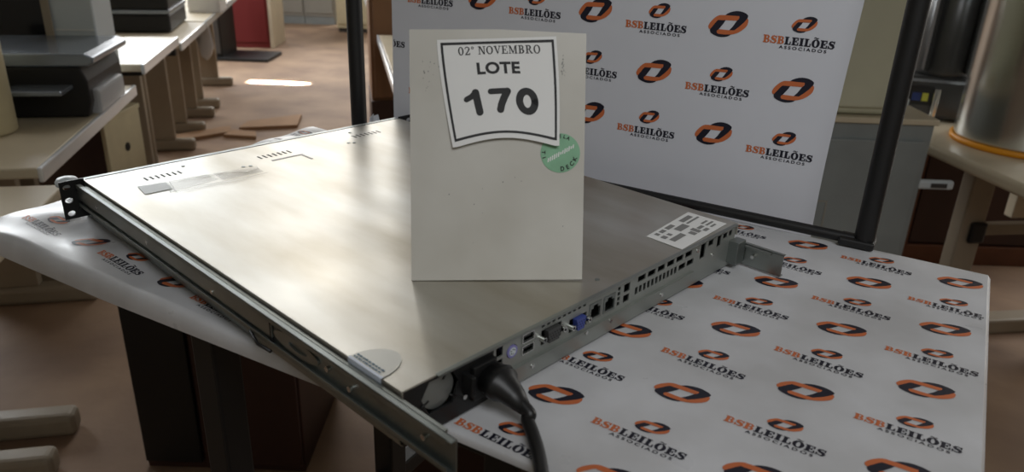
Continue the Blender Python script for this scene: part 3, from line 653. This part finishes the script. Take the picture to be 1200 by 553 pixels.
# printer with silver lid on desk A
t = thing('printer', (-1.635, 2.585, .74), 'black inkjet printer with a flat silver lid on the nearest trimmed desk', 'printer', .20)
m = MB(); pr = [(-.22, .002), (.20, .002), (.215, .05), (.215, .12), (.20, .165), (-.22, .165)]
m.add([(a, y, b) for y in (-.19, .19) for a, b in pr], [tuple(range(6)), tuple(range(11, 5, -1))] + [(i, (i + 1) % 6, 6 + (i + 1) % 6, 6 + i) for i in range(6)], M_blackp); m.build('body', t, .006)
m = MB(); pr = [(-.22, .166), (.225, .166), (.245, .178), (.245, .195), (.22, .208), (-.22, .208)]
m.add([(a, y, b) for y in (-.195, .195) for a, b in pr], [tuple(range(6)), tuple(range(11, 5, -1))] + [(i, (i + 1) % 6, 6 + (i + 1) % 6, 6 + i) for i in range(6)], M_silver); m.build('lid', t, .006)
MB().box(.00, .17, -.30, -.19, .095, .110, M_silver).build('paper_tray', t, .004)
MB().box(.05, .235, -.155, .13, .004, .085, clear_mat('clear_plastic', (225, 230, 236), .55)).build('clear_side_tray', t, .01)
for x in (-.12, .1): MB().cyl((x, -.16, -.0), (x, -.16, .006), .018, M_blackp).build('rubber_foot', t)
# cream canister
t = thing('canister', (-1.605, 2.225, .741), 'tall cream plastic cylinder at the left edge of the picture, in front of the printer', 'canister')
MB().lathe([(0, 0), (.082, 0), (.09, .008), (.09, .52), (.084, .53), (0, .53)], M_tan, 40).build('body', t)
m = MB(); n = 8; vs = [(.0905 * math.cos(a), .0905 * math.sin(a), z) for z in (.05, .13) for a in [-1.25 + .55 * i / n for i in range(n + 1)]]
m.add(vs, [(i, i + 1, n + 2 + i, n + 1 + i) for i in range(n)], M_greyink, True); m.build('worn_label', t, recalc=False)
# monitor
t = thing('computer_monitor', (-1.93, 2.90, .741), 'black flat monitor turned towards the viewer, behind the silver-lidded printer', 'monitor', .08)
MB().box(-.22, .20, -.02, .02, .09, .45, M_blackp).build('screen_housing', t, .005)
MB().box(-.205, .185, -.022, -.0195, .105, .435, mat('dark_screen', (24, 25, 28), .2)).build('screen', t)
MB().box(-.218, -.19, -.024, -.02, .10, .44, mat('blue_edge_highlight', (88, 112, 158), .3)).build('bezel_highlight', t)  # bluish highlight on the bezel edge, painted as a strip
MB().box(-.03, .03, -.01, .02, .012, .12, M_blackp).build('stand', t, .004); MB().box(-.1, .1, -.07, .08, 0, .014, M_blackp).build('stand_base', t, .004)
# pale tower
t = thing('computer_tower', (-1.615, 2.865, .741), 'pale grey upright computer tower between the silver-lidded printer and the short desk', 'computer', .10)
MB().box(-.075, .085, -.075, .09, 0, .42, M_pc).build('case', t, .006); MB().box(-.083, -.055, -.092, -.084, .01, .41, M_deskleg).build('side_trim', t, .002)
m = MB(); m.box(-.05, .084, -.0875, -.085, .225, .229, M_white); m.build('panel_seam', t); MB().cyl((.052, -.092, .185), (.052, -.084, .185), .011, M_dgrey, 16).build('power_button', t)
# black printer with blue lid
t = thing('laser_printer', (-2.20, 4.46, .741), 'black office printer with a blue lid on the second desk of the left row', 'printer', .24)
MB().box(-.26, .24, -.27, .27, .004, .10, M_blackp).build('body', t, .012); MB().box(-.262, .245, -.275, .272, .10, .122, M_silver).build('trim_band', t, .004)
MB().box(-.26, .24, -.27, .27, .122, .20, M_blackp).build('upper_body', t, .012); MB().box(-.10, .225, -.24, .25, .198, .225, M_bluelid).build('lid', t, .008)
# paper stack, bag
t = MB(); t.box(-.10, .10, -.15, .15, 0, .14, M_white); o = t.build('paper_stack', None, .004, (-2.10, 5.30, .741), .22); tag(o, 'bright white stack of paper on the desk beyond the black printer', 'paper')
m = MB(); random.seed(9); vs = []
for k, z in enumerate([.70, .66, .60, .53, .47, .44]):
    r_ = (.018, .04, .052, .05, .035, .006)[k]
    for i in range(14): a = 2 * math.pi * i / 14; q = r_ * random.uniform(.75, 1.15); vs.append((-2.075 + q * math.cos(a), 5.12 + q * 1.1 * math.sin(a), z))
m.add(vs, [(k * 14 + i, k * 14 + (i + 1) % 14, (k + 1) * 14 + (i + 1) % 14, (k + 1) * 14 + i) for k in range(5) for i in range(14)] + [tuple(range(14)), tuple(range(70, 84))], M_bag, True)
m.tube([(-2.075, 5.12, .70), (-2.05, 5.16, .745), (-2.10, 5.2, .748)], .005, M_bag, 8)
o = m.build('plastic_bag'); tag(o, 'clear crumpled plastic bag hanging from the edge of the left desk row', 'bag')
# dark narrow cabinet, maroon cabinet, grey cabinets
t = thing('pedestal_cabinet', (-2.98, 7.5, 0), 'narrow black cabinet between the farthest left desk and the maroon cabinet', 'cabinet')
MB().box(-.12, .10, 0, .4, .02, .74, M_blackp).build('body', t, .004); MB().box(-.11, .09, -.016, 0, .06, .70, M_dgrey).build('door', t, .003); MB().box(-.14, .55, -.06, .42, 0, .03, M_blackp).build('base_plate', t, .004)
t = thing('maroon_cabinet', (-2.92, 8.25, 0), 'dark red cabinet standing at the far end of the left desks', 'cabinet', .05)
MB().box(-.30, .27, 0, .5, .0, 1.15, M_maroon).build('body', t, .005); MB().box(-.28, .25, -.015, 0, .06, 1.12, M_maroon).build('door', t, .004); MB().box(.27, .31, .0, .5, .0, 1.15, M_desk).build('side_panel', t, .004)
for k, (x, lbl) in enumerate(((-2.99, 'left one of the two grey steel cabinets at the end of the aisle'), (-2.60, 'right one of the two grey steel cabinets at the end of the aisle'))):
    t = thing('steel_cabinet', (x, 10.2, 0), lbl, 'cabinet', 0, 'grey steel cabinets at the end of the aisle')
    MB().box(-.193, .193, 0, .45, .10, 1.8, M_grey).build('body', t, .004); MB().box(-.18, .18, -.015, 0, .14, 1.77, M_grey).build('door', t, .003); MB().box(-.19, .19, .01, .44, 0, .10, M_bluegrey).build('plinth', t)
t = thing('cream_cabinet', (-2.16, 9.6, 0), 'pale cream cabinet at the end of the aisle, right of the grey steel cabinets', 'cabinet')
MB().box(-.08, .5, 0, .5, 0.05, 1.3, M_tan).build('body', t, .005); MB().box(-.06, .48, -.015, 0, .1, 1.25, M_tan).build('door', t, .003); MB().box(-.06, .48, .02, .48, 0, .05, M_dgrey).build('plinth', t)
# drawer box under desk A
t = thing('drawer_unit', (-1.592, 2.86, 0), 'cream and brown drawer unit with a keyhole under the far end of the printer desk', 'drawer unit', math.radians(90))
MB().box(.0, .29, 0.018, .42, 0.0, .60, M_dwood).build('body', t, .004)
MB().box(.0, .29, .0, .018, .31, .60, M_tan).build('drawer_front', t, .004); MB().box(.0, .29, .0, .018, .02, .30, M_tan).build('drawer_front', t, .004); MB().box(-.005, .295, -.004, .425, .60, .62, M_tan).build('top', t, .004)
MB().cyl((.15, -.003, .47), (.15, .0005, .47), .018, M_hole, 16).build('keyhole', t)
# floor boards
def plank(pts, lbl, n='wooden_board'):
    m = MB(); m.poly([pts], M_card, lambda a, b, t_: (a, b, t_ + .002), .022); o = m.build(n, None, .003); tag(o, lbl, 'board', 'loose boards on the floor')
plank([(-2.17, 4.60), (-1.88, 4.88), (-1.93, 5.02), (-2.20, 4.76)], 'long brown board lying in front of the desk feet, left of the others')
plank([(-1.86, 4.98), (-1.50, 5.10), (-1.55, 5.40), (-1.86, 5.16)], 'wide brown board lying nearest to the middle of the aisle')
plank([(-1.90, 4.80), (-1.68, 4.78), (-1.72, 4.90), (-1.88, 4.93)], 'small brown board lying between the two larger ones')

# ------------------------------------------------------------------ behind and below the table
t = thing('dark_cabinet', (-.70, 1.64, 0), 'dark brown wooden cabinet standing on the floor behind the table legs', 'cabinet')
MB().box(-.255, .17, 0, .38, .0, .66, M_dwood).build('body', t, .004); MB().box(-.09, .165, -.016, 0, .03, .64, M_dwood).build('door', t, .003); MB().box(-.25, -.10, -.016, 0, .03, .64, M_blackp).build('side_door', t, .003)
t = thing('brown_crate', (-.02, 1.52, 0), 'low reddish brown wooden box on the floor under the table', 'box', -.3)
MB().box(-.28, .34, 0, .42, 0, .06, M_dwood).build('base', t, .004)
for x0, x1, y0, y1 in ((-.28, .34, 0, .02), (-.28, .34, .40, .42), (-.28, -.26, .02, .40), (.32, .34, .02, .40)): MB().box(x0, x1, y0, y1, .06, .22, M_dwood).build('side_board', t, .002)

# ------------------------------------------------------------------ right side
t = thing('steel_cabinet', (.92, 2.30, -.0), 'blue-grey painted steel cabinet behind the banner, under the cream box', 'cabinet')
MB().box(-.45, .362, 0, .45, 0, .855, M_bluegrey).build('body', t, .006); MB().box(-.43, .34, -.014, 0, .03, .80, M_bluegrey).build('door', t, .004)
MB().box(-.46, .368, -.012, .46, .850, .868, M_desk).build('top_ledge', t, .003)
m = MB(); m.poly([rect(-.12, .075, .30, .60), rect(-.114, .069, .306, .594)], M_grey, lambda a, b, s: (a, -.0145 - s, b), .002); m.build('pressed_frame', t)
l_ = MB(); l_.box(.352, .47, .0, .022, .642, .672, M_pc); l_.build('latch', t, .008)
l_ = MB(); l_.box(.395, .445, -.004, .0, .650, .664, M_dgrey); l_.build('latch_slot', t)
t = thing('cream_steel_box', (.72, 2.31, .868), 'large cream painted steel box with rounded edges standing on the blue-grey cabinet', 'steel box')
MB().box(-.45, .462, 0, .45, 0.002, .85, M_cream).build('body', t, .022, seg=4); MB().box(-.44, .40, -.012, .01, .025, .83, M_cream).build('door', t, .01, seg=3)
# right desk
RA = math.atan2(-.99, .15)
t = thing('work_table', (1.375, 2.56, 0), 'pale beige table with rounded edge on the right carrying the big aluminium pot', 'table', RA + math.pi / 2)
MB().box(0, 1.2, -1.6, .50, .700, .74, M_desk).build('tabletop', t, .014, seg=4)
for x, y in ((.24, -.05), (.52, -.30)):
    lg = MB().box(x - .045, x + .045, y - .03, y + .03, .05, .70, M_deskleg).build('leg', t, .006); MB().box(x - .05, x + .45, y - .04, y + .04, 0, .06, M_deskleg).build('foot', lg, .01)
MB().box(.24, .9, -.07, -.03, .40, .44, M_deskleg).build('crossbar', t, .004)
MB().box(.40, .95, -.06, -.02, .46, .66, M_desk).build('side_panel', t, .004)
MB().box(.225, .285, -.10, -.078, .38, .46, M_blackp).build('black_hinge', t, .01)
# pot
t = thing('cooking_pot', (1.712, 2.53, .741), 'big shiny aluminium stock pot with a yellow-orange band at its foot, on the right table', 'pot')
MB().lathe([(0, .004), (.200, .004), (.207, .012), (.208, .03), (.207, .58), (.214, .60), (.210, .60), (.203, .58), (.203, .02), (0, .018)], M_alu, 72).build('body', t)
MB().lathe([(.200, .0), (.216, .0), (.217, .016), (.209, .018)], M_strap, 72).build('bottom_band', t)
# dark machine
t = thing('dark_machine', (1.60, 2.92, .741), 'dark grey rounded machine with a small label, between the cream box and the pot', 'machine', -.3)
MB().lathe([(0, .16), (.095, .16), (.102, .18), (.102, .75), (0, .76)], M_dgrey, 40).build('drum', t)
for x in (-.075, .06): MB().box(x - .008, x + .008, -.112, -.05, .18, .74, M_blackp).build('vertical_strap', t, .003)
MB().box(-.13, .10, -.10, .09, 0.0, .16, M_dgrey).build('base', t, .02, seg=3)
m = MB(); m.box(-.115, -.03, -.104, -.0995, .055, .125, M_blackp); m.box(-.10, -.07, -.1055, -.1035, .07, .10, M_bluelid); m.box(-.066, -.045, -.1055, -.1035, .07, .10, mat('yellow_print', (190, 190, 70), .5)); m.build('rating_label', t)
MB().cyl((-.02, -.115, .02), (-.02, -.115, .12), .012, M_chrome, 14).build('spout', t)
m = MB(); m.tube([(1.205, 2.50, .8795), (1.24, 2.49, .8795), (1.275, 2.475, .8795)], .0105, M_pc, 12); m.tube([(1.185, 2.505, .8795), (1.206, 2.50, .8795)], .006, M_dgrey, 10)
o = m.build('white_tube'); tag(o, 'short pale plastic tube lying on the blue-grey cabinet beside the cream box', 'tube')
# brown furniture under right table
t = thing('brown_cupboard', (1.78, 3.20, 0), 'dark red-brown wooden cupboard on the floor behind the right table', 'cupboard')
MB().box(-.15, .75, 0, .4, .0, .66, M_dwood).build('body', t, .004); MB().box(-.15, -.0, -.02, .0, 0.0, .66, M_rwood).build('door_frame', t, .003); MB().box(.0, .75, -.02, .0, .0, .09, M_rwood).build('bottom_rail', t, .003); MB().box(.01, .70, -.012, .0, .10, .63, M_dwood).build('door', t, .003)
